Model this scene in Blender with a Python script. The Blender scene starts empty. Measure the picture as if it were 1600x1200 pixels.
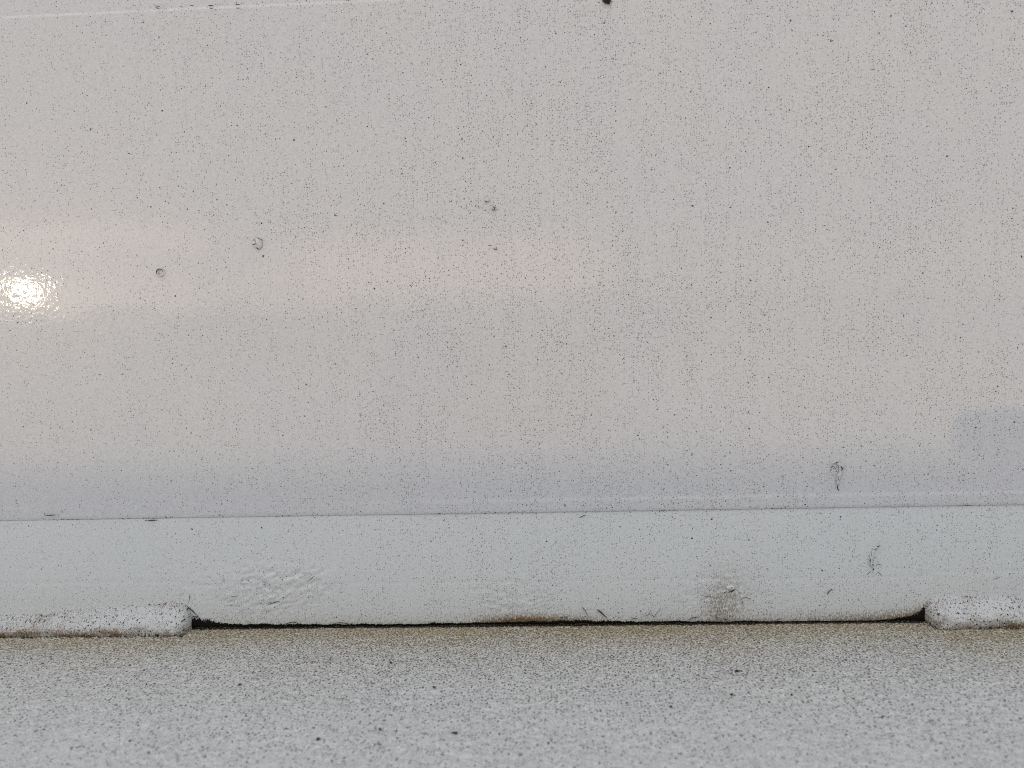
import bpy, bmesh, math, random
import numpy as np
from mathutils import Matrix, Vector, Euler
R = math.radians
S = bpy.context.scene

# ------------------------------------------------------------------ camera
D = 0.50                                   # metres from lens to wall
FPX = 1155.0                               # focal length in 1600-wide pixels
YAW, PITCH, ROLL = R(2.4), R(-5.5), R(-1.55)
ROT = Matrix.Rotation(YAW, 3, 'Z') @ Matrix.Rotation(R(90) + PITCH, 3, 'X') @ Matrix.Rotation(ROLL, 3, 'Z')
def ray(px, py):
    return ROT @ Vector(((px - 800) / FPX, (600 - py) / FPX, -1.0))
_r = ray(850, 977)
CAM = Vector((0, -D, -_r.z * D / _r.y))
def W(px, py, y=0.0):                      # a point of the wall plane
    r = ray(px, py); t = (y - CAM.y) / r.y; p = CAM + r * t
    return p.x, p.z
def F(px, py):                             # a point of the floor plane
    r = ray(px, py); t = -CAM.z / r.z; p = CAM + r * t
    return p.x, p.y
cd = bpy.data.cameras.new('camera'); cam = bpy.data.objects.new('camera', cd)
S.collection.objects.link(cam); S.camera = cam
cam.matrix_world = Matrix.Translation(CAM) @ ROT.to_4x4()
cd.sensor_width = 9.6; cd.lens = 9.6 * FPX / 1600
cd.clip_start = 0.01; cd.clip_end = 20000
cd.dof.use_dof = True; cd.dof.focus_distance = 0.505; cd.dof.aperture_fstop = 1.4

# ------------------------------------------------------------------ light
SUN_EL, SUN_AZ = R(2.25), R(180 + 35.4)     # azimuth clockwise from +Y
S.world = bpy.data.worlds.new('World'); S.world.use_nodes = True
wn = S.world.node_tree; wn.nodes.clear()
def wnode(t, **k):
    n = wn.nodes.new(t)
    for a, b in k.items(): setattr(n, a, b)
    return n
sky = wnode('ShaderNodeTexSky', sky_type='NISHITA')
sky.sun_disc = False; sky.sun_elevation = SUN_EL; sky.sun_rotation = SUN_AZ
sky.air_density = 1.0; sky.dust_density = 0.4; sky.ozone_density = 1.0
SKY_SAT, SKY_STR = 0.5, 0.15
VEIL_LOW, VEIL_HIGH, VEIL_MIX, VEIL_COL = 1.6, 4.3, 0.75, (0.97, 1.0, 1.06, 1)
hsv = wnode('ShaderNodeHueSaturation'); hsv.inputs['Saturation'].default_value = SKY_SAT
wn.links.new(sky.outputs[0], hsv.inputs['Color'])
# thin sunset cloud streaks low over the horizon, by direction
geo = wnode('ShaderNodeTexCoord')
mp = wnode('ShaderNodeMapping'); mp.inputs['Scale'].default_value = (2.2, 2.2, 26)
wn.links.new(geo.outputs['Generated'], mp.inputs[0])
cn = wnode('ShaderNodeTexNoise'); cn.inputs['Scale'].default_value = 1.0; cn.inputs['Detail'].default_value = 4
wn.links.new(mp.outputs[0], cn.inputs['Vector'])
sp = wnode('ShaderNodeSeparateXYZ'); wn.links.new(geo.outputs['Generated'], sp.inputs[0])
def wm(op, a, b=0.0):
    q = wnode('ShaderNodeMath', operation=op)
    for k, v in ((0, a), (1, b)):
        if isinstance(v, (int, float)): q.inputs[k].default_value = v
        else: wn.links.new(v, q.inputs[k])
    return q.outputs[0]
def wramp(v, a, b, lo=0.0, hi=1.0):
    q = wnode('ShaderNodeMapRange', interpolation_type='SMOOTHSTEP'); wn.links.new(v, q.inputs[0])
    for k, x in ((1, a), (2, b), (3, lo), (4, hi)): q.inputs[k].default_value = x
    return q.outputs[0]
az = wm('ARCTAN2', sp.outputs[0], wm('MULTIPLY', sp.outputs[1], -1.0))    # 0 straight behind the camera
jit = wm('MULTIPLY', wm('SUBTRACT', cn.outputs[0], .5), .008)
el = wm('ADD', sp.outputs[2], jit)
def streak(az0, az1, e0, e1, amp, soft_az=.05, soft_el=.008):
    a = wm('MULTIPLY', wramp(az, R(az0) - soft_az, R(az0) + soft_az), wramp(az, R(az1) + soft_az, R(az1) - soft_az))
    b = wm('MULTIPLY', wramp(el, R(e0) - soft_el, R(e0) + soft_el), wramp(el, R(e1) + soft_el, R(e1) - soft_el))
    return wm('MULTIPLY', wm('MULTIPLY', a, b), amp)
def seen(px, py):                          # sky direction met by the wall's mirror at a photo position
    r = ray(px, py).normalized(); return math.degrees(math.atan2(r.x, r.y)), math.degrees(math.asin(r.z))
a0, e1 = seen(20, 355); a1, e0 = seen(310, 388)
tot = streak(a0 - 6, a1, e0, e1, 1.9, .03, .006)
a0, e1 = seen(450, 376); a1, e0 = seen(930, 452)
tot = wm('ADD', tot, streak(a0, a1, e0, e1, .85, .09, .006))
a1, _ = seen(300, 440)
tot = wm('ADD', tot, streak(a0 - 60, a1, 2.0, 3.6, .12, .12, .006))
tot = wm('ADD', tot, streak(-70, 70, 1.9, 4.2, .10, .2, .008))
class cm: outputs = [tot]
mixc = wnode('ShaderNodeMix', data_type='RGBA', blend_type='ADD')
mixc.inputs[7].default_value = (6.2, 3.7, 2.5, 1)
# high thin overcast that whitens the clear sky, thicker overhead
veil = wnode('ShaderNodeMapRange', interpolation_type='SMOOTHSTEP')
veil.inputs[1].default_value = 0.0; veil.inputs[2].default_value = 0.9
veil.inputs[3].default_value = VEIL_LOW; veil.inputs[4].default_value = VEIL_HIGH
wn.links.new(sp.outputs[2], veil.inputs[0])
vcol = wnode('ShaderNodeMix', data_type='RGBA', blend_type='MULTIPLY'); vcol.inputs[0].default_value = 1.0
vcol.inputs[6].default_value = VEIL_COL; wn.links.new(veil.outputs[0], vcol.inputs[7])
vmix = wnode('ShaderNodeMix', data_type='RGBA'); vmix.inputs[0].default_value = VEIL_MIX
wn.links.new(hsv.outputs[0], vmix.inputs[6]); wn.links.new(vcol.outputs[2], vmix.inputs[7])
wn.links.new(cm.outputs[0], mixc.inputs[0]); wn.links.new(vmix.outputs[2], mixc.inputs[6])
bg = wnode('ShaderNodeBackground'); bg.inputs[1].default_value = SKY_STR
wo = wnode('ShaderNodeOutputWorld')
wn.links.new(mixc.outputs[2], bg.inputs[0]); wn.links.new(bg.outputs[0], wo.inputs[0])

sd = bpy.data.lights.new('sun', 'SUN'); sd.energy = 0.18; sd.angle = R(0.5); sd.color = (1.0, 0.77, 0.44)
sun = bpy.data.objects.new('sun', sd); S.collection.objects.link(sun)
to_sun = Vector((math.sin(SUN_AZ) * math.cos(SUN_EL), math.cos(SUN_AZ) * math.cos(SUN_EL), math.sin(SUN_EL)))
sun.rotation_euler = to_sun.to_track_quat('Z', 'Y').to_euler()
sun.location = to_sun * 30

vs = S.view_settings
vs.view_transform = 'Standard'; vs.look = 'None'; vs.exposure = 1.27; vs.gamma = 1.0; vs.use_curve_mapping = False
S.cycles.filter_width = 1.0; S.cycles.use_denoising = False
S.cycles.max_bounces = 6

# ------------------------------------------------------------------ helpers
_rng = np.random.default_rng(7)
TAB = _rng.random((512, 512)).astype(np.float32)
def vn(x, y, wl, seed=0):                  # value noise, wavelength wl in metres
    u = x / wl + seed * 17.31; v = y / wl + seed * 41.77
    iu = np.floor(u).astype(np.int64); iv = np.floor(v).astype(np.int64)
    fu = u - iu; fv = v - iv
    fu = fu * fu * (3 - 2 * fu); fv = fv * fv * (3 - 2 * fv)
    g = lambda a, b: TAB[a % 512, b % 512]
    return (g(iu, iv) * (1 - fu) + g(iu + 1, iv) * fu) * (1 - fv) + (g(iu, iv + 1) * (1 - fu) + g(iu + 1, iv + 1) * fu) * fv
def fbm(x, y, wl, seed=0, o=3):
    s = 0; a = 1; t = 0
    for i in range(o):
        s = s + a * vn(x, y, wl / 2 ** i, seed + i * 3); t += a; a *= .5
    return s / t
def sst(a, b, x):
    t = np.clip((x - a) / (b - a), 0, 1); return t * t * (3 - 2 * t)
def gauss(d, s): return np.exp(-(d / s) ** 2)

def mesh_obj(name, verts, faces, mat, parent=None, attrs=None, smooth=True):
    me = bpy.data.meshes.new(name)
    me.from_pydata([tuple(v) for v in verts] if not isinstance(verts, np.ndarray) else verts.tolist(), [], faces)
    me.validate(); me.update()
    for k, a in (attrs or {}).items():
        at = me.attributes.new(k, 'FLOAT', 'POINT')
        buf = np.zeros(len(me.vertices), dtype=np.float32); buf[:len(a)] = a
        at.data.foreach_set('value', buf)
    if smooth: me.polygons.foreach_set('use_smooth', [True] * len(me.polygons))
    me.materials.append(mat)
    o = bpy.data.objects.new(name, me); S.collection.objects.link(o)
    if parent: o.parent = parent
    return o
def tag(o, label=None, cat=None, group=None, kind=None):
    for k, v in (('label', label), ('category', cat), ('group', group), ('kind', kind)):
        if v: o[k] = v
    return o
def empty(name, loc):
    o = bpy.data.objects.new(name, None); o.empty_display_size = .05
    o.location = loc; S.collection.objects.link(o); return o
def spaced(lo, hi, step, far_lo, far_hi, grow=1.5, cap=1.0):
    a = list(np.arange(lo, hi + step * .5, step)); s = step; x = a[-1]
    while x < far_hi: s = min(s * grow, cap); x = min(x + s, far_hi); a.append(x)
    s = step; x = a[0]; b = []
    while x > far_lo: s = min(s * grow, cap); x = max(x - s, far_lo); b.append(x)
    return np.array(b[::-1] + a)
def quads(nx, nz, flip=False):
    i = np.arange((nx - 1) * (nz - 1)); c = i % (nx - 1); r = i // (nx - 1)
    a = r * nx + c
    q = np.stack([a, a + 1, a + 1 + nx, a + nx], 1)
    if flip: q = q[:, ::-1]
    return q.tolist()

class NT:
    def __init__(s, name):
        s.m = bpy.data.materials.new(name); s.m.use_nodes = True
        s.t = s.m.node_tree; s.t.nodes.clear()
        s.out = s.n('ShaderNodeOutputMaterial'); s.bsdf = s.n('ShaderNodeBsdfPrincipled')
        s.l(s.bsdf.outputs[0], s.out.inputs[0])
    def n(s, t, **k):
        q = s.t.nodes.new(t)
        for a, b in k.items(): setattr(q, a, b)
        return q
    def l(s, a, b): s.t.links.new(a, b)
    def put(s, inp, v):
        if hasattr(v, 'is_output') or isinstance(v, bpy.types.NodeSocket): s.l(v, inp)
        else: inp.default_value = v
    def math(s, op, a, b=0.0, c=0.0, clamp=False):
        q = s.n('ShaderNodeMath', operation=op, use_clamp=clamp)
        s.put(q.inputs[0], a); s.put(q.inputs[1], b); s.put(q.inputs[2], c); return q.outputs[0]
    def ramp(s, v, a, b, lo=0.0, hi=1.0):
        q = s.n('ShaderNodeMapRange', interpolation_type='SMOOTHSTEP')
        s.put(q.inputs[0], v); s.put(q.inputs[1], a); s.put(q.inputs[2], b); s.put(q.inputs[3], lo); s.put(q.inputs[4], hi)
        return q.outputs[0]
    def attr(s, name): return s.n('ShaderNodeAttribute', attribute_name=name).outputs['Fac']
    def noise(s, vec, scale, detail=2.0, rough=.5, dist=0.0):
        q = s.n('ShaderNodeTexNoise'); s.l(vec, q.inputs['Vector'])
        q.inputs['Scale'].default_value = scale; q.inputs['Detail'].default_value = detail
        q.inputs['Roughness'].default_value = rough; q.inputs['Distortion'].default_value = dist
        return q.outputs[0]
    def mapv(s, vec, loc=(0, 0, 0), sc=(1, 1, 1)):
        q = s.n('ShaderNodeMapping'); s.l(vec, q.inputs[0])
        q.inputs['Location'].default_value = loc; q.inputs['Scale'].default_value = sc; return q.outputs[0]
    def warp(s, vec, scale, amp):
        q = s.n('ShaderNodeTexNoise'); s.l(vec, q.inputs['Vector']); q.inputs['Scale'].default_value = scale
        q.inputs['Detail'].default_value = 1
        v1 = s.n('ShaderNodeVectorMath', operation='SUBTRACT'); s.l(q.outputs['Color'], v1.inputs[0]); v1.inputs[1].default_value = (.5, .5, .5)
        v2 = s.n('ShaderNodeVectorMath', operation='MULTIPLY_ADD'); s.l(v1.outputs[0], v2.inputs[0])
        v2.inputs[1].default_value = (amp,) * 3; s.l(vec, v2.inputs[2]); return v2.outputs[0]
    def dots(s, vec, cells, rad, prob, loc=(0, 0, 0)):
        """irregular spots: cells per metre, radius in metres, share of cells that hold one"""
        q = s.n('ShaderNodeTexVoronoi', feature='F1', voronoi_dimensions='2D'); s.l(s.mapv(vec, loc), q.inputs['Vector'])
        q.inputs['Scale'].default_value = cells
        sc = s.n('ShaderNodeSeparateColor'); s.l(q.outputs['Color'], sc.inputs[0])
        here = s.math('LESS_THAN', sc.outputs[0], prob)
        r = s.math('MULTIPLY_ADD', sc.outputs[1], rad * cells * 1.0, rad * cells * .5)
        r2 = s.math('MULTIPLY', r, .65)
        e = s.ramp(q.outputs['Distance'], r2, r, 1.0, 0.0)
        k = s.math('MULTIPLY_ADD', sc.outputs[2], .4, .6)
        return s.math('MULTIPLY', s.math('MULTIPLY', here, e), k)
    def mix(s, f, a, b, mode='MIX'):
        q = s.n('ShaderNodeMix', data_type='RGBA', blend_type=mode)
        s.put(q.inputs[0], f); s.put(q.inputs[6], a); s.put(q.inputs[7], b); return q.outputs[2]
    def bump(s, h, dist, strength=1.0, normal=None):
        q = s.n('ShaderNodeBump'); q.inputs['Strength'].default_value = strength
        q.inputs['Distance'].default_value = dist; s.l(h, q.inputs['Height'])
        if normal: s.l(normal, q.inputs['Normal'])
        return q.outputs[0]

# ------------------------------------------------------------------ materials
def paint_material(name, base, rough, dotk=1.0, coat=.030, coarse=0.0):
    m = NT(name)
    tc = m.n('ShaderNodeTexCoord').outputs['Object']
    dirt, rust, grime = m.attr('dirt'), m.attr('rust'), m.attr('grime')
    sx = m.n('ShaderNodeSeparateXYZ'); m.l(tc, sx.inputs[0])
    cx_ = m.n('ShaderNodeCombineXYZ'); m.l(sx.outputs[0], cx_.inputs[0]); m.l(sx.outputs[2], cx_.inputs[1])
    wv = m.warp(cx_.outputs[0], 700, .00042)
    clump = m.ramp(m.noise(m.mapv(tc, (3, 1, 0), (1, 1, .22)), 75, 3, .65), .36, .66, .35, 1.3)
    pr = m.math('MULTIPLY', dirt, clump)
    d1 = m.dots(wv, 620, .00031, m.math('MULTIPLY', pr, .62 * dotk))
    d2 = m.dots(wv, 310, .00037, m.math('MULTIPLY', pr, .27 * dotk), (.31, .2, .7))
    d3 = m.dots(wv, 80, .00052, m.math('MULTIPLY', dirt, .13 * dotk), (.1, .6, .2))
    # short curly hairline marks
    nn = m.noise(tc, 260, 2, .55, .6)
    iso = m.ramp(m.math('ABSOLUTE', m.math('SUBTRACT', nn, .5)), .006, .020, 1, 0)
    brk = m.ramp(m.noise(m.mapv(tc, (5, 5, 5)), 420, 1), .57, .64)
    thr = m.math('MULTIPLY', m.math('MULTIPLY', iso, brk), m.math('MULTIPLY', pr, .30, clamp=True))
    spots = m.math('MAXIMUM', m.math('MAXIMUM', m.math('MULTIPLY', d1, .64), m.math('MULTIPLY', d2, .85)), m.math('MAXIMUM', d3, thr))
    if coarse:
        spots = m.math('MAXIMUM', spots, m.dots(wv, 330, .00042, m.math('MULTIPLY', pr, coarse), (.7, .4, .1)))
        spots = m.math('MAXIMUM', spots, m.dots(wv, 190, .00052, m.math('MULTIPLY', pr, coarse * .5), (.2, .9, .1)))
    # paint colour: faint patchy tone
    big = m.noise(tc, 9, 3, .6)
    col = m.mix(m.ramp(big, .35, .65), base, [c * f for c, f in zip(base[:3], (.985, .99, 1.0))] + [1])
    fine = m.noise(tc, 620, 2, .7)
    col = m.mix(m.ramp(fine, .35, .72, 0, .22), col, (base[0] * .55, base[1] * .55, base[2] * .55, 1))
    # ochre run-off and mould
    rn = m.noise(m.mapv(tc, (0, 0, 0), (1, 1, .45)), 1100, 2, .6)
    rm = m.math('MULTIPLY', m.ramp(m.math('ADD', rn, m.math('MULTIPLY', rust, .32)), .55, .74), m.math('MULTIPLY', rust, 1.1, clamp=True))
    col = m.mix(m.math('MULTIPLY', rust, .25, clamp=True), col, (.42, .36, .26, 1))
    col = m.mix(rm, col, (.17, .105, .045, 1))
    col = m.mix(spots, col, (.022, .021, .019, 1))
    gn = m.noise(m.mapv(tc, (2, 0, 0), (1, 1, .6)), 850, 3, .7)
    gm = m.ramp(m.math('MULTIPLY_ADD', gn, 1.7, grime), 1.28, 1.5)
    col = m.mix(gm, col, (.012, .011, .009, 1))
    m.l(col, m.bsdf.inputs['Base Color'])
    m.put(m.bsdf.inputs['Roughness'], m.math('ADD', m.math('MULTIPLY', m.math('MAXIMUM', spots, gm), .5), rough))
    peel = m.noise(tc, 300, 3, .55)
    soft = m.noise(tc, 80, 2, .5)
    h = m.math('SUBTRACT', m.math('ADD', m.math('MULTIPLY', peel, .000048), m.math('MULTIPLY', soft, .00003)), m.math('MULTIPLY', spots, .00022))
    nb = m.bump(h, 1.0, 1.0); m.l(nb, m.bsdf.inputs['Normal']); m.l(m.bump(m.math('ADD', m.math('MULTIPLY', peel, .000048), m.math('MULTIPLY', soft, .00003)), 1.0, 1.0), m.bsdf.inputs['Coat Normal'])
    m.bsdf.inputs['Specular IOR Level'].default_value = .07
    m.put(m.bsdf.inputs['Coat Weight'], m.ramp(m.math('MAXIMUM', gm, spots), 0, .8, .55, .0)); m.bsdf.inputs['Coat Roughness'].default_value = coat
    return m.m
PAINT = (.622, .618, .624, 1)
M_wall = paint_material('grey_white_gloss_paint', PAINT, .26)
M_skirt = paint_material('grey_white_skirting_paint', (.690, .702, .692, 1), .30, .8, .10)
M_bead = paint_material('white_sealant_paint', (.595, .592, .578, 1), .55, 2.4, .30, .55)

def floor_material():
    m = NT('stippled_deck_paint')
    tc = m.n('ShaderNodeTexCoord').outputs['Object']
    dirt, rust, grime, pit = m.attr('dirt'), m.attr('rust'), m.attr('grime'), m.attr('pit')
    wv = m.warp(tc, 420, .0016)
    clump = m.ramp(m.noise(tc, 60, 3, .6), .32, .68, .85, 1.12)
    pr = m.math('MULTIPLY_ADD', dirt, clump, m.math('MULTIPLY', rust, .5))
    f1 = m.dots(wv, 560, .00048, m.math('MULTIPLY', pr, .9))
    f2 = m.dots(wv, 330, .00058, m.math('MULTIPLY', pr, .50), (.4, .1, 0))
    f3 = m.dots(wv, 60, .0009, m.math('MULTIPLY', dirt, .10), (.3, .3, .1))
    n1 = m.noise(wv, 950, 2, .6)
    low = m.math('ADD', m.math('MULTIPLY', pit, .2), m.math('MULTIPLY', n1, .9))
    th = m.math('SUBTRACT', .85, m.math('MULTIPLY', m.math('MINIMUM', pr, .9), .15))
    sp_ = m.ramp(low, th, m.math('ADD', th, .08))
    spots = m.math('MAXIMUM', m.math('MAXIMUM', f1, m.math('MULTIPLY', f2, .95)), m.math('MAXIMUM', f3, m.math('MULTIPLY', sp_, .75)))
    base = (.70, .695, .68, 1)
    tone = m.ramp(m.noise(tc, 26, 3, .6), .35, .65)
    col = m.mix(tone, base, (.665, .66, .65, 1))
    mott = m.noise(m.mapv(wv, (4, 4, 0)), 270, 2, .6)
    col = m.mix(m.ramp(mott, .38, .68, 0, .26), col, (.30, .298, .29, 1))
    grit = m.noise(wv, 850, 2, .75)
    col = m.mix(m.ramp(grit, .42, .66, 0, .45), col, (.22, .218, .21, 1))
    g2 = m.noise(m.mapv(wv, (1, 3, 2), (.8, 1, 1)), 800, 2, .7)
    rmask = m.math('MULTIPLY', m.ramp(m.math('ADD', g2, m.math('MULTIPLY', rust, .15)), .55, .70), m.math('MULTIPLY', rust, 1.8, clamp=True))
    col = m.mix(m.math('MULTIPLY', rmask, .88), col, (.25, .178, .055, 1))
    col = m.mix(m.math('MULTIPLY', rust, .24, clamp=True), col, (.46, .37, .18, 1))
    spcol = m.mix(m.ramp(rust, .08, .55), (.035, .033, .030, 1), (.085, .056, .026, 1))
    col = m.mix(spots, col, spcol)
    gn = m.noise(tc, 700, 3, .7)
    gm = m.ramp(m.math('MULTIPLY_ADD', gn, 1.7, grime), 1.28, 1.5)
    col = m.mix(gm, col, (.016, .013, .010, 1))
    m.l(col, m.bsdf.inputs['Base Color'])
    m.bsdf.inputs['Roughness'].default_value = .55
    h = m.math('SUBTRACT', m.math('MULTIPLY', m.noise(tc, 520, 3, .6), .0013), m.math('MULTIPLY', spots, .0003))
    m.l(m.bump(h, 1.0, .9), m.bsdf.inputs['Normal'])
    return m.m
M_floor = floor_material()
def plain(name, c1, c2, scale, rough, bump=0.0):
    m = NT(name); tc = m.n('ShaderNodeTexCoord').outputs['Object']
    f = m.noise(tc, scale, 4, .6)
    m.l(m.mix(m.ramp(f, .35, .65), c1 + (1,), c2 + (1,)), m.bsdf.inputs['Base Color'])
    m.bsdf.inputs['Roughness'].default_value = rough
    if bump: m.l(m.bump(f, bump, 1.0), m.bsdf.inputs['Normal'])
    return m.m
M_grime = plain('black_mould', (.006, .005, .004), (.022, .017, .012), 500, .7, .002)
M_dark = plain('dirt_black', (.022, .020, .018), (.07, .062, .05), 900, .75)
M_crumb = plain('dried_dirt', (.012, .011, .009), (.055, .043, .03), 700, .85, .0008)
M_terrain = plain('dry_land', (.09, .10, .07), (.16, .14, .10), .02, .9)
M_box = plain('shadow_box_grey', (.22, .24, .26), (.27, .29, .31), 30, .4, .0004)

# ------------------------------------------------------------------ ground and floor
nx = np.array([-9000, -1500, -200, -20, 20, 200, 1500, 9000.]); ny = np.array([-9000, -1500, -200, -20, 20, 200, 1500, 9000.])
X, Y = np.meshgrid(nx, ny)
g = mesh_obj('ground', np.stack([X, Y, X * 0 - 1.2], -1).reshape(-1, 3), quads(8, 8), M_terrain)
tag(g, 'dry open land reaching the horizon behind the camera', kind='structure')

XL = W(300, 975)[0]; XR = W(1445, 960)[0]       # where the two beads end
JX = np.array([W(p, 977)[0] for p in (300, 312, 330, 360, 400, 460, 520, 640, 780, 860, 940, 1000, 1100, 1250, 1350, 1400, 1420, 1438, 1448)])
JH = np.array([1.2, 1.2, 1.1, 1.0, 1.0, .9, .8, .8, .9, 1.1, 1.0, .8, .7, .6, .6, .7, .8, .9, 1.0]) / 1000
GX = np.array([W(p, 977)[0] for p in (296, 303, 318, 335, 360, 400, 460, 520, 640, 760, 800, 860, 940, 1000, 1100, 1250, 1370, 1400, 1420, 1434, 1442, 1450)])
GH = np.array([22, 22, 16, 11, 7, 5, 4.5, 3.2, 2.8, 3.2, 4.5, 7, 5.5, 3, 1.8, 1, 1.4, 4, 8, 17, 29, 29]) * .00032
def gap(x):                                     # height of the wall's lower edge above the floor
    g_ = np.interp(x, JX, JH)
    inside = (x > XL - .004) & (x < XR + .004)
    g_ = g_ + (vn(x, x * 0, .006, 5) - .5) * .0009 + (vn(x, x * 0, .0025, 9) - .5) * .0006
    return np.where(inside, np.maximum(g_, .0006), .004)

xs = spaced(-.43, .43, .0013, -9, 9, 1.35, .6); ys = spaced(-.30, .02, .0009, -4.2, .14, 1.35, .3)
X, Y = np.meshgrid(xs, ys)
st = fbm(X, Y, .0030, 1, 2); st2 = vn(X, Y, .0044, 4)
stip = .6 * st + .4 * st2
z = (sst(.30, .75, stip) - .5) * .0008 + (fbm(X, Y, .07, 2, 2) - .5) * .0008
near = gauss(np.maximum(0, -Y - .0), .006) * ((X > XL) & (X < XR))
z = z * (1 - .6 * near)
pit = 1 - sst(.25, .75, stip)
dist = -Y                                       # distance from the wall
side = .62 + .38 * sst(-.33, -.12, X) - .22 * sst(.24, .36, X)
dirt = side * (.14 + .98 * gauss(dist, .10)) * sst(.34, .16, dist) + .05
dirt *= .90 + .20 * fbm(X, Y, .06, 6, 2)
inb = (X < XL) | (X > XR)
d2 = np.where(inb, np.maximum(dist - .012, 0), dist)
rust = np.clip(.62 * gauss(d2, .016) + .42 * gauss(d2, .045) + .28 * gauss(d2, .095), 0, 1) * (.78 + .42 * fbm(X, Y, .045, 8, 2)) * np.where(X < XL, .8, 1.0)
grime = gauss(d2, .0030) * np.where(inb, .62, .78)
F_floor = mesh_obj('floor', np.stack([X, Y, z], -1).reshape(-1, 3), quads(len(xs), len(ys)), M_floor,
                   attrs=dict(dirt=dirt.ravel(), rust=rust.ravel(), grime=grime.ravel(), pit=pit.ravel()))
tag(F_floor, 'pale grey stippled floor speckled with dirt, brown along the wall joint', kind='structure')

# ------------------------------------------------------------------ the wall
wall = empty('painted_wall', (0, 0, 0))
tag(wall, 'glossy grey-white painted wall with black specks and a low sun glint at its left', 'wall')
Z_LAP = W(800, 801)[1]; Z_TOP = W(200, 17)[1]
def ell(X, Z, px, py, rx, ry):                  # soft ellipse mask round a photo position
    cx, cz = W(px, py); k = D / FPX
    return np.exp(-(((X - cx) / (rx * k)) ** 2 + ((Z - cz) / (ry * k)) ** 2) ** 1.3)
def panel(name, z0, z1, proud, zs, mat, foot=False, ridge=1.0, label=None):
    xs = spaced(-.43, .43, .0013, -9, 9, 1.35, .6)
    X, Z = np.meshgrid(xs, zs)
    zb = gap(X) if foot else z0 + 0 * X
    # the foot of the skirting follows the ragged lower edge
    t = np.clip((Z - z0) / .02, 0, 1) if foot else None
    if foot: Z = np.where(Z - z0 < .02, zb + (.02 + z0 - zb) * t, Z)
    h = (fbm(X, Z, .16, 11, 2) - .5) * .0006 + (fbm(X, Z, .03, 13, 2) - .5) * .00016
    d = Z - zb
    dirt = .34 + .60 * sst(-.36, .02, X)
    dirt *= .80 + .4 * fbm(X, Z, .09, 15, 2)
    dirt *= 1 - .35 * sst(.30, .42, X)
    rust = 0 * X; grime = 0 * X
    if ridge > 0:                               # a thick rolled lower edge, patchy dark line along it
        h = h + ridge * ((.15 + .85 * sst(-.16, -.06, X) if ridge > .5 else 1.0) * .00042 * sst(.0105, .0072, d) - (.0003 if ridge > .5 else 0) * gauss(d, .0012))
        amp = .95 * sst(.35, .75, fbm(X, Z * 0, .018, 17, 3))
        grime = ridge * .62 * gauss(d, .0009) * amp
    if foot:
        h = h + -.00012 * gauss(d - .031, .0011)
        grime = np.maximum(grime,   .34 * gauss(d - .031, .0006) * (.3 + fbm(X, Z * 0, .04, 19, 2)))
        seam = ((X > XL - .004) & (X < XR + .004)) * 1.0
        h = h - .0005 * gauss(d, .0014) * seam
        gh = np.interp(X, GX, GH) * (.65 + .7 * fbm(X, 0 * Z, .007, 21, 3))
        grime = np.maximum(grime, seam * (.95 * sst(2.1, .2, d / np.maximum(gh, 1e-5)) + .12 * gauss(d, .005)))
        dark_r = np.exp(-np.maximum(0, XR - X) / .012) * seam
        dark_l = np.exp(-np.maximum(0, X - XL) / .010) * seam
        rr = .25 + .5 * ell(X, d * 0 + W(800, 965)[1], 800, 965, 60, 400) + .45 * ell(X, d * 0 + W(860, 965)[1], 870, 965, 70, 400) + .5 * sst(.1, .3, X)
        rust = seam * (rr * gauss(d, .0065) + .16 * gauss(d, .022)) + (1 - seam) * .16 * gauss(d - .018, .010)
        rust = rust + .40 * dark_r * gauss(d - .004, .010) +   .25 * ell(X, Z, 1140, 915, 44, 50) +   .20 * ell(X, Z, 1125, 950, 24, 36)
        # crinkled, blistered paint
        for (px, py, rx, ry, k) in ((415, 920, 95, 42, 1.0), (1125, 925, 60, 48, .75), (805, 935, 60, 38, .65), (480, 905, 40, 30, .6)):
            e = ell(X, Z, px, py, rx, ry)
            cr_ = 1 - np.abs(fbm(X * .8 + Z * .5, Z * 1.7 - X * .5, .0055, 23, 3) - .5) * 4
            h = h + e * k * (cr_ * .0008 + (fbm(X, Z, .0028, 25, 2) - .5) * .0010); dirt = dirt + .4 * e; rust = rust + .07 * e
        dirt = dirt + .55 * gauss(d, .016) + .3 * sst(.28, .34, X) * gauss(d, .03)
    V = np.stack([X, -(proud + h), Z], -1).reshape(-1, 3)
    nx_, nz_ = len(xs), len(zs)
    faces = quads(nx_, nz_)
    # give it its thickness: edge loop pulled back to the wall's rear
    loop = list(range(nx_)) + [r * nx_ + nx_ - 1 for r in range(1, nz_)] + [(nz_ - 1) * nx_ + c for c in range(nx_ - 2, -1, -1)] + [r * nx_ for r in range(nz_ - 2, 0, -1)]
    n0 = len(V); back = V[loop].copy(); back[:, 1] = .10
    V = np.vstack([V, back]); L = len(loop)
    faces += [[loop[(i + 1) % L], loop[i], n0 + i, n0 + (i + 1) % L] for i in range(L)]
    faces.append([n0 + i for i in range(L - 1, -1, -1)])
    o = mesh_obj(name, V, faces, mat, wall, dict(dirt=dirt.ravel(), rust=np.clip(rust, 0, 1).ravel(), grime=np.clip(grime, 0, 1.2).ravel()))
    if label: o['label'] = label
    return o
zs = np.unique(np.concatenate([np.arange(0, .02, .0007), np.arange(.02, Z_LAP + .004, .0011)]))
panel('skirting_panel', 0.0, Z_LAP, .0000, zs, M_skirt, foot=True, ridge=0.0, label='cooler lower band of the wall with blistered paint and a black mouldy foot')
zs = np.unique(np.concatenate([Z_LAP + np.arange(0, .02, .0006), np.arange(Z_LAP + .02, Z_TOP - .0008, .0013), [Z_TOP]]))
panel('wall_panel', Z_LAP, Z_TOP, .0005, zs, M_wall)
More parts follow.
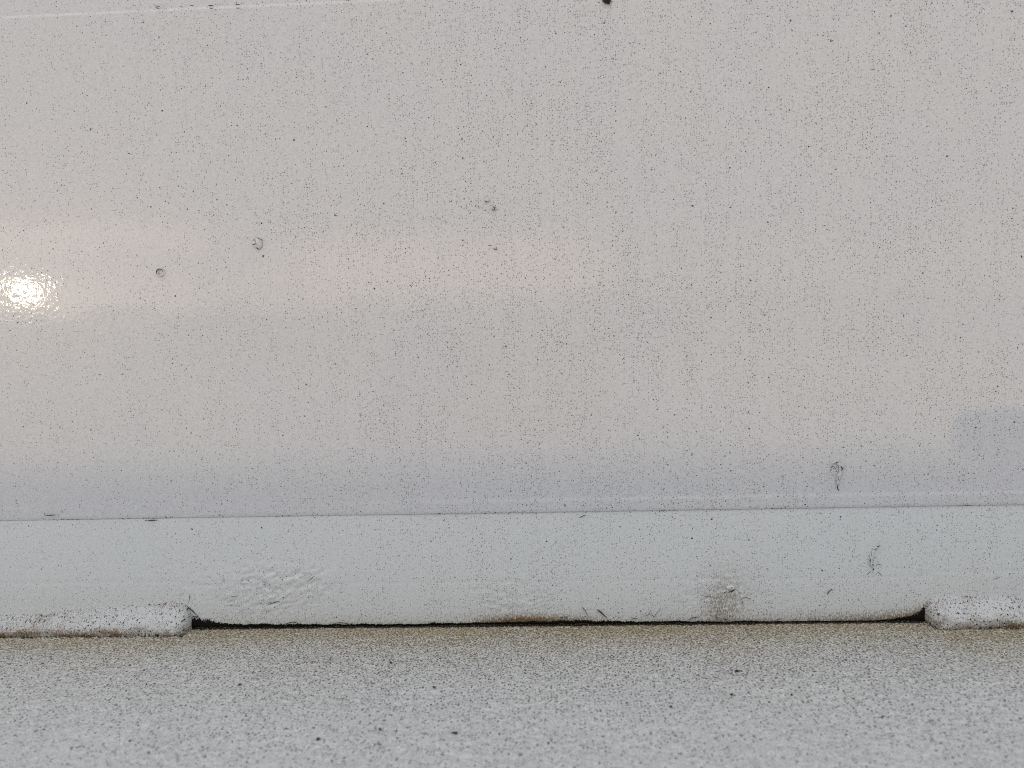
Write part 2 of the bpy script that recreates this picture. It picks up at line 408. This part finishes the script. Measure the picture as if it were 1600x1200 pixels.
zs = np.concatenate([Z_TOP - .004 + np.arange(0, .034, .0006), Z_TOP + .03 + np.cumsum(np.minimum(.002 * 1.3 ** np.arange(40), .12))])
zs = zs[zs < 2.5]
panel('wall_panel', Z_TOP - .004, 2.5, .0003, zs, M_wall, ridge=.12, label='next panel up, its rolled edge just showing at the top left')

def bead(x_end, sgn, x_far, label):             # rounded strip of sealant along the foot of the wall
    n = 26
    base = np.concatenate([np.linspace(0, .012, 22), np.arange(.0135, .20, .0016), .2 + np.cumsum(.004 * 1.35 ** np.arange(26))])
    base = base[base < abs(x_far - x_end)]
    xs_ = x_end + sgn * base
    a = np.linspace(0, 1, n)
    X, A = np.meshgrid(xs_, a); B, _ = np.meshgrid(base, a)
    end = np.sqrt(np.clip(1 - (1 - np.clip(B / .007, 0, 1)) ** 2.4, 0, 1))
    wob = .88 + .28 * fbm(X, X * 0, .05, 31, 2)
    fade = 1 - .30 * sst(.02, .12, B)
    Hh = (.0165 * fade * wob) * (.55 + .45 * end); Dd = .0112 * (.9 + .25 * fbm(X, X * 0, .035, 33, 2)) * end + .0004
    # profile from the wall, over the shoulder and down to the floor
    Hh = Hh * (1.16 + .28 * (fbm(X, X * 0, .013, 34, 2) - .5)) 
    zz = Hh * (1 - A) ** 1.0 - .0008
    k0 = .02 + .22 * sst(.02, 0, B)                   # abrupt at the cut end, thin and smeared further along
    yy = -Dd * sst(-k0, .72, A)
    lum = ((fbm(X, zz, .012, 35, 3) - .5) * .0058 + (fbm(X, zz, .004, 37, 2) - .5) * .0024) * np.sin(A * math.pi) ** .7
    yy = yy - lum; yy[0] = .0005
    V = np.stack([X, yy, zz], -1).reshape(-1, 3)
    gr = gauss(zz, .0026) * .42 * (.5 + fbm(X, X * 0, .02, 39, 2)); 
    ru = .70 * gauss(zz, .0060) * (.3 + 1.2 * fbm(X, zz, .02, 41, 2)) + .22 * sst(.45, .75, fbm(X, zz, .012, 43, 3)) + .22 * sst(.45, .1, A) + .12 * sst(.02, .1, B)
    di = 1.1 + .5 * fbm(X, zz, .02, 45, 2)
    o = mesh_obj('sealant_bead', V, quads(len(xs_), n, flip=(sgn > 0)), M_bead, wall,
                 dict(dirt=di.ravel(), rust=np.clip(ru, 0, 1).ravel(), grime=gr.ravel()))
    o['label'] = label
bead(XL, -1, -9, 'whiter lumpy strip of sealant ending at the left of the black gap')
bead(XR, 1, 9, 'whiter speckled strip of sealant starting at the right of the black gap')

# the black deposit inside the open joint
gx = np.arange(XL - .003, XR + .004, .0012); gz = np.linspace(-.001, 1, 9)
X, A = np.meshgrid(gx, gz)
H = gap(X) + .002
Zg = A * H - .001
Yg = .0045 + (fbm(X, Zg, .003, 51, 3) - .5) * .005 - .003 * (1 - A)
o = mesh_obj('grime_line', np.stack([X, Yg, Zg], -1).reshape(-1, 3), quads(len(gx), 9), M_grime, wall)
o['label'] = 'black mould packed in the gap under the wall'

# ---- thin marks: tubes that follow a path on the wall
def tube(name, pts, rad, mat, parent, n=7, y=-.0006, flat=.6, jit=.25, seed=1):
    rnd = random.Random(seed); V = []; Fc = []
    P = [Vector((a, y, b)) for a, b in pts]
    Q = []
    for i in range(len(P) - 1):
        m_ = max(2, int((P[i + 1] - P[i]).length / .0008))
        for k in range(m_): Q.append(P[i].lerp(P[i + 1], k / m_))
    Q.append(P[-1]); N = len(Q)
    for i, p in enumerate(Q):
        t = (Q[min(i + 1, N - 1)] - Q[max(i - 1, 0)]).normalized()
        s = Vector((0, 1, 0)).cross(t).normalized()
        r = rad * (1 - abs(2 * i / (N - 1) - 1) ** 3 * .8) * (1 + rnd.uniform(-jit, jit))
        for k in range(n):
            a = 2 * math.pi * k / n
            V.append(p + s * (math.cos(a) * r) + Vector((0, math.sin(a) * r * flat, 0)))
    for i in range(N - 1):
        for k in range(n):
            Fc.append([i * n + k, i * n + (k + 1) % n, (i + 1) * n + (k + 1) % n, (i + 1) * n + k])
    Fc.append(list(range(n))[::-1]); Fc.append([(N - 1) * n + k for k in range(n)])
    return mesh_obj(name, V, Fc, mat, parent)
PX = D / FPX
def mark(name, pix, wpx, mat=M_dark, y=-.0009, **k):
    return tube(name, [W(a, b) for a, b in pix], wpx * .7 * PX / 2, mat, wall, y=y, seed=int(pix[0][0]), **k)
# scratches lying along the laps
mark('scratch', [(73, 804), (91, 803.5)], 2.2, y=-.0022); mark('scratch', [(73, 804), (72, 800)], 1.4, y=-.002)
mark('scratch', [(231, 812.5), (248, 812)], 2.2, y=-.0012); mark('scratch', [(227, 813), (232, 812.5)], 1.4, y=-.0012)
for a in ([(245, 12), (254, 13)], [(246, 15), (253, 16)], [(328, 12), (337, 11)], [(330, 15.5), (336, 16)], [(370, 10.5), (378, 10)], [(371, 15.5), (378, 15.5)],
          [(300, 11), (307, 12)], [(284, 13), (289, 14)]):
    mark('scratch', a, 1.8, y=-.0030)
mark('scratch', [(538, 2), (543, 3), (551, 2)], 2.4, y=-.0030)
mark('scratch', [(906, 808), (915, 804)], 1.8, y=-.0009)
mark('scratch', [(932, 951), (939, 956), (945, 962), (949, 965)], 3.4); mark('scratch', [(909, 947), (914, 953), (918, 960)], 1.6)
mark('scratch', [(640, 447), (644, 445)], 1.6, y=-.0015)
# lifted edges of paint by the joint
mark('crack', [(293, 946), (298, 951), (303, 955), (306, 959), (310, 961)], 2.4, y=-.0009)
mark('crack', [(297, 928), (297, 935), (295, 942)], 1.2)
mark('crack', [(444, 977), (450, 973), (458, 971), (466, 973), (469, 976)], 2.0); mark('crack', [(446, 979), (449, 975)], 2.4)
mark('crack', [(520, 974), (530, 972), (541, 973), (549, 976)], 1.5)
mark('crack', [(985, 967), (992, 965), (999, 967)], 1.6); mark('crack', [(1000, 958), (1008, 962), (1015, 958), (1022, 963), (1028, 955), (1031, 951), (1034, 955)], 1.0)
mark('crack', [(1074, 969), (1080, 965), (1092, 963)], 1.8); mark('crack', [(1118, 969), (1120, 958), (1121, 950)], 1.2)
mark('crack', [(1131, 968), (1137, 966)], 2.6)
mark('crack', [(875, 964), (884, 963), (888, 967)], 1.6)
mark('crack', [(1093, 928), (1101, 931), (1108, 932)], 1.0); mark('crack', [(1157, 934), (1166, 933), (1174, 935)], 1.2); mark('crack', [(1158, 934), (1160, 944)], 1.0)
mark('crack', [(418, 945), (428, 941), (438, 938)], 1.4); mark('crack', [(482, 907), (492, 899)], 1.0); mark('crack', [(360, 932), (374, 930)], 1.0)
mark('crack', [(1291, 929), (1296, 922), (1299, 920)], 2.0); mark('crack', [(1297, 919), (1302, 923)], 1.0)
mark('crack', [(1550, 905), (1562, 901)], 1.0)

def flake(pix, px, py, th=.0008, mat=M_wall, y0=-.0004, name='paint_flake'):
    rim = [W(px + a, py + b) for a, b in pix]; n = len(rim); cx, cz = W(px, py)
    V = [(a, y0, b) for a, b in rim] + [(cx + (a - cx) * .75, y0 - th, cz + (b - cz) * .75) for a, b in rim] + [(cx, y0 - th * .7, cz)]
    Fc = [[i, (i + 1) % n, n + (i + 1) % n, n + i] for i in range(n)] + [[n + i, n + (i + 1) % n, 2 * n] for i in range(n)]
    return mesh_obj(name, V, [f[::-1] for f in Fc], mat, wall, dict(dirt=np.full(2 * n + 1, .3)))
def blob(rx, ry, n=11, seed=1):
    r = random.Random(seed)
    return [(rx * math.cos(2 * math.pi * i / n) * r.uniform(.75, 1.15), -ry * math.sin(2 * math.pi * i / n) * r.uniform(.75, 1.15)) for i in range(n)]
Y0 = -.0012
flake(blob(8, 9, seed=3), 404, 381, .0009, y0=Y0)
mark('crack', [(404, 373), (409, 374), (413, 377)], 2.0, y=-.0024); mark('crack', [(402, 387), (406, 390)], 2.6, y=-.0022)
mark('crack', [(396, 376), (399, 375), (402, 378)], 1.8, y=-.0022); mark('crack', [(396, 382), (401, 382)], 2.4, y=-.0022); mark('crack', [(401, 379), (402, 383)], 1.4, y=-.0022)
flake(blob(2.6, 4.5, seed=5), 771, 326, .0009, y0=Y0)
mark('crack', [(770, 323), (773, 325), (772, 330)], 2.0, y=-.0022); mark('crack', [(769, 327), (771, 330)], 1.6, y=-.0022)
flake(blob(4, 4, seed=6), 761, 313, .0007, y0=Y0); mark('crack', [(757, 314), (760, 316), (762, 315)], 2.0, y=-.0020); mark('crack', [(748, 321), (749, 326)], 1.6, y=-.0018)
mark('crack', [(763, 384), (768, 383)], 1.8, y=-.0018); mark('crack', [(770, 389), (776, 390), (775, 387)], 2.2, y=-.0018)
# round blister with a dirty rim, upper left
cx, cz = W(252, 426)
ring = [(cx + 5.6 * PX * math.cos(a), cz + 5.6 * PX * math.sin(a)) for a in np.linspace(0, 2 * math.pi, 26)]
tube('blister_rim', ring, 1.1 * PX, M_wall, wall, y=-.0017, jit=.1, flat=.8)
arc = [(cx + 5.4 * PX * math.cos(a), cz + 5.4 * PX * math.sin(a)) for a in np.linspace(R(10), R(215), 18)]
tube('crack', arc, .75 * PX, M_dark, wall, y=-.0022, jit=.2)
# hook-shaped runs of paint, right
def run(pix, w, y, name='paint_drip'):
    o = tube(name, [W(a, b) for a, b in pix], w * PX / 2, M_wall if y < -.001 else M_skirt, wall, y=y, jit=.3, seed=3, flat=.5)
    return o
run([(1297, 724), (1306, 720), (1313, 728), (1312, 738), (1308, 748), (1308, 760)], 6, -.0014)
for a, w in (([(1303, 721), (1309, 721)], 2.0), ([(1311, 726), (1314, 731), (1312, 735)], 2.4), ([(1295, 729), (1301, 727)], 1.8), ([(1299, 732), (1302, 729), (1304, 733)], 1.6),
             ([(1308, 755), (1306, 759), (1307, 763), (1309, 766)], 2.4), ([(1307, 742), (1308, 750)], .9), ([(1294, 735), (1298, 731)], 1.2), ([(1296, 741), (1301, 741)], 1.2)):
    mark('crack', a, w, y=-.0026)
run([(1374, 853), (1366, 858), (1361, 868), (1360, 880), (1365, 888)], 5, -.0006)
for a, w in (([(1368, 854), (1374, 851)], 2.2), ([(1363, 859), (1369, 855)], 1.6), ([(1359, 870), (1358, 880)], 1.4), ([(1361, 862), (1359, 869)], 1.1), ([(1361, 880), (1364, 883)], 2.6), ([(1362, 887), (1364, 890)], 3.0),
             ([(1364, 871), (1368, 869)], 1.6), ([(1368, 880), (1377, 882)], 1.3), ([(1352, 898), (1360, 891)], .9), ([(1370, 892), (1377, 899)], 1.2), ([(1399, 912), (1403, 914)], 1.6)):
    mark('crack', a, w, y=-.0016)
# chipped spot with a stain under it
flake(blob(8, 4, seed=8), 1141, 918, .0005, M_skirt, -.0004)
mark('crack', [(1137, 924), (1142, 923), (1147, 920)], 3.4, y=-.0016); mark('crack', [(1130, 925), (1133, 924)], 2.6, y=-.0014); mark('crack', [(1141, 916), (1144, 917)], 2.2, y=-.0018)

# ------------------------------------------------------------------ loose dirt
def crumb(name, loc, size, seed, label, cat, group=None, on_wall=False):
    rnd = random.Random(seed); bm = bmesh.new(); bmesh.ops.create_icosphere(bm, subdivisions=3, radius=1)
    s = np.array(size) / 2
    for v in bm.verts:
        c = v.co.copy(); k = 1 + .42 * (vn(np.array([c.x + seed]), np.array([c.y * 1.3 + c.z]), .55, seed)[0] - .5) * 2 + rnd.uniform(-.07, .07)
        v.co = Vector((c.x * s[0] * k, c.y * s[1] * k, c.z * s[2] * k))
    me = bpy.data.meshes.new(name); bm.to_mesh(me); bm.free()
    me.polygons.foreach_set('use_smooth', [True] * len(me.polygons)); me.materials.append(M_crumb)
    o = bpy.data.objects.new(name, me); S.collection.objects.link(o); o.location = loc
    o.rotation_euler = (0, 0, rnd.uniform(-.5, .5)) if not on_wall else (0, rnd.uniform(-.5, .5), 0)
    return tag(o, label, cat, group)
x, z_ = W(948, 2); crumb('dirt_clump', (x, -.0022, z_), (.0048, .003, .0042), 4, 'black ragged clump of dirt stuck at the top edge of the picture', 'dirt', on_wall=True)
CR = [(711, 1146, 16, 5, 'largest dark crumb, flat and smeared, near the bottom of the floor left of centre'),
      (375, 1070, 8, 4, 'dark crumb on the floor below the left end of the black gap'),
      (611, 1036, 7, 4, 'dark crumb just in front of the brown joint, left of centre'),
      (678, 1074, 6, 3, 'small dark crumb left of centre in the middle of the floor'),
      (1152, 1049, 13, 4, 'broad flat dark crumb on the right half of the floor near the joint'),
      (1143, 1086, 7, 4, 'dark crumb below the broad flat one on the right half of the floor'),
      (1048, 1105, 6, 3, 'dark crumb beside a rusty spot right of centre'),
      (857, 1162, 6, 4, 'dark crumb low on the floor just right of centre'),
      (497, 1155, 8, 6, 'blurred dark crumb low on the left half of the floor'),
      (1237, 1086, 5, 3, 'small dark crumb on the right third of the floor'),
      (594, 1140, 6, 4, 'dark crumb on the floor left of the largest smeared one'),
      (36, 997, 16, 4, 'long dark crumb lodged under the white sealant at far left')]
for i, (px, py, w, h_, lab) in enumerate(CR):
    x, y = F(px, py)
    dd = (Vector((x, y, 0)) - CAM).length; k = dd / FPX
    crumb('dirt_crumb', (x, y, .0004), (w * k * .6, h_ * k / .8 * .8, .0009), 20 + i, lab, 'dirt', 'dirt crumbs on the floor')

# ------------------------------------------------------------------ behind the camera: what the gloss reflects and what shades the floor
def box_part(name, x0, x1, y0, y1, z0, z1, bev, mat, parent):
    bm = bmesh.new(); bmesh.ops.create_cube(bm, size=1)
    for v in bm.verts: v.co = Vector((x0 + (v.co.x + .5) * (x1 - x0), y0 + (v.co.y + .5) * (y1 - y0), z0 + (v.co.z + .5) * (z1 - z0)))
    bmesh.ops.bevel(bm, geom=bm.edges[:], offset=bev, segments=3, affect='EDGES', profile=.5)
    me = bpy.data.meshes.new(name); bm.to_mesh(me); bm.free(); me.materials.append(mat)
    o = bpy.data.objects.new(name, me); S.collection.objects.link(o)
    if parent: o.parent = parent
    return o
zsh = W(700, 728)[1]                            # where the parapet's shadow ends on the wall
LP = 3.2; PH = zsh + LP / math.cos(R(35.6)) * math.tan(SUN_EL)
M_par = paint_material('parapet_paint', PAINT, .4, 1.0, .3)
par = empty('parapet', (0, -LP, 0)); tag(par, 'low white kerb wall along the outer edge of the floor behind the camera', 'parapet')
for nm, a in (('kerb', (-9, 9, -.12, 0, -1.2, PH - .04)), ('coping', (-9.02, 9.02, -.15, .03, PH - .04, PH))):
    box_part(nm, *a, .006, M_par, par)
xs_, zs_ = W(1508, 641); LB = 1.0
bx = empty('shadow_box', (xs_ + to_sun.x / math.cos(SUN_EL) * LB, to_sun.y / math.cos(SUN_EL) * LB, 0))  # unseen box added to shade the wall at right, standing in for a person
bh = zs_ + LB * math.tan(SUN_EL)
tag(bx, 'grey box out of view behind the camera, added to shade the right edge of the wall', 'box')
box_part('body', 0, .42, -.30, 0, .0015, bh - .03, .012, M_box, bx)
box_part('lid', -.006, .426, -.306, .006, bh - .03, bh, .008, M_box, bx)
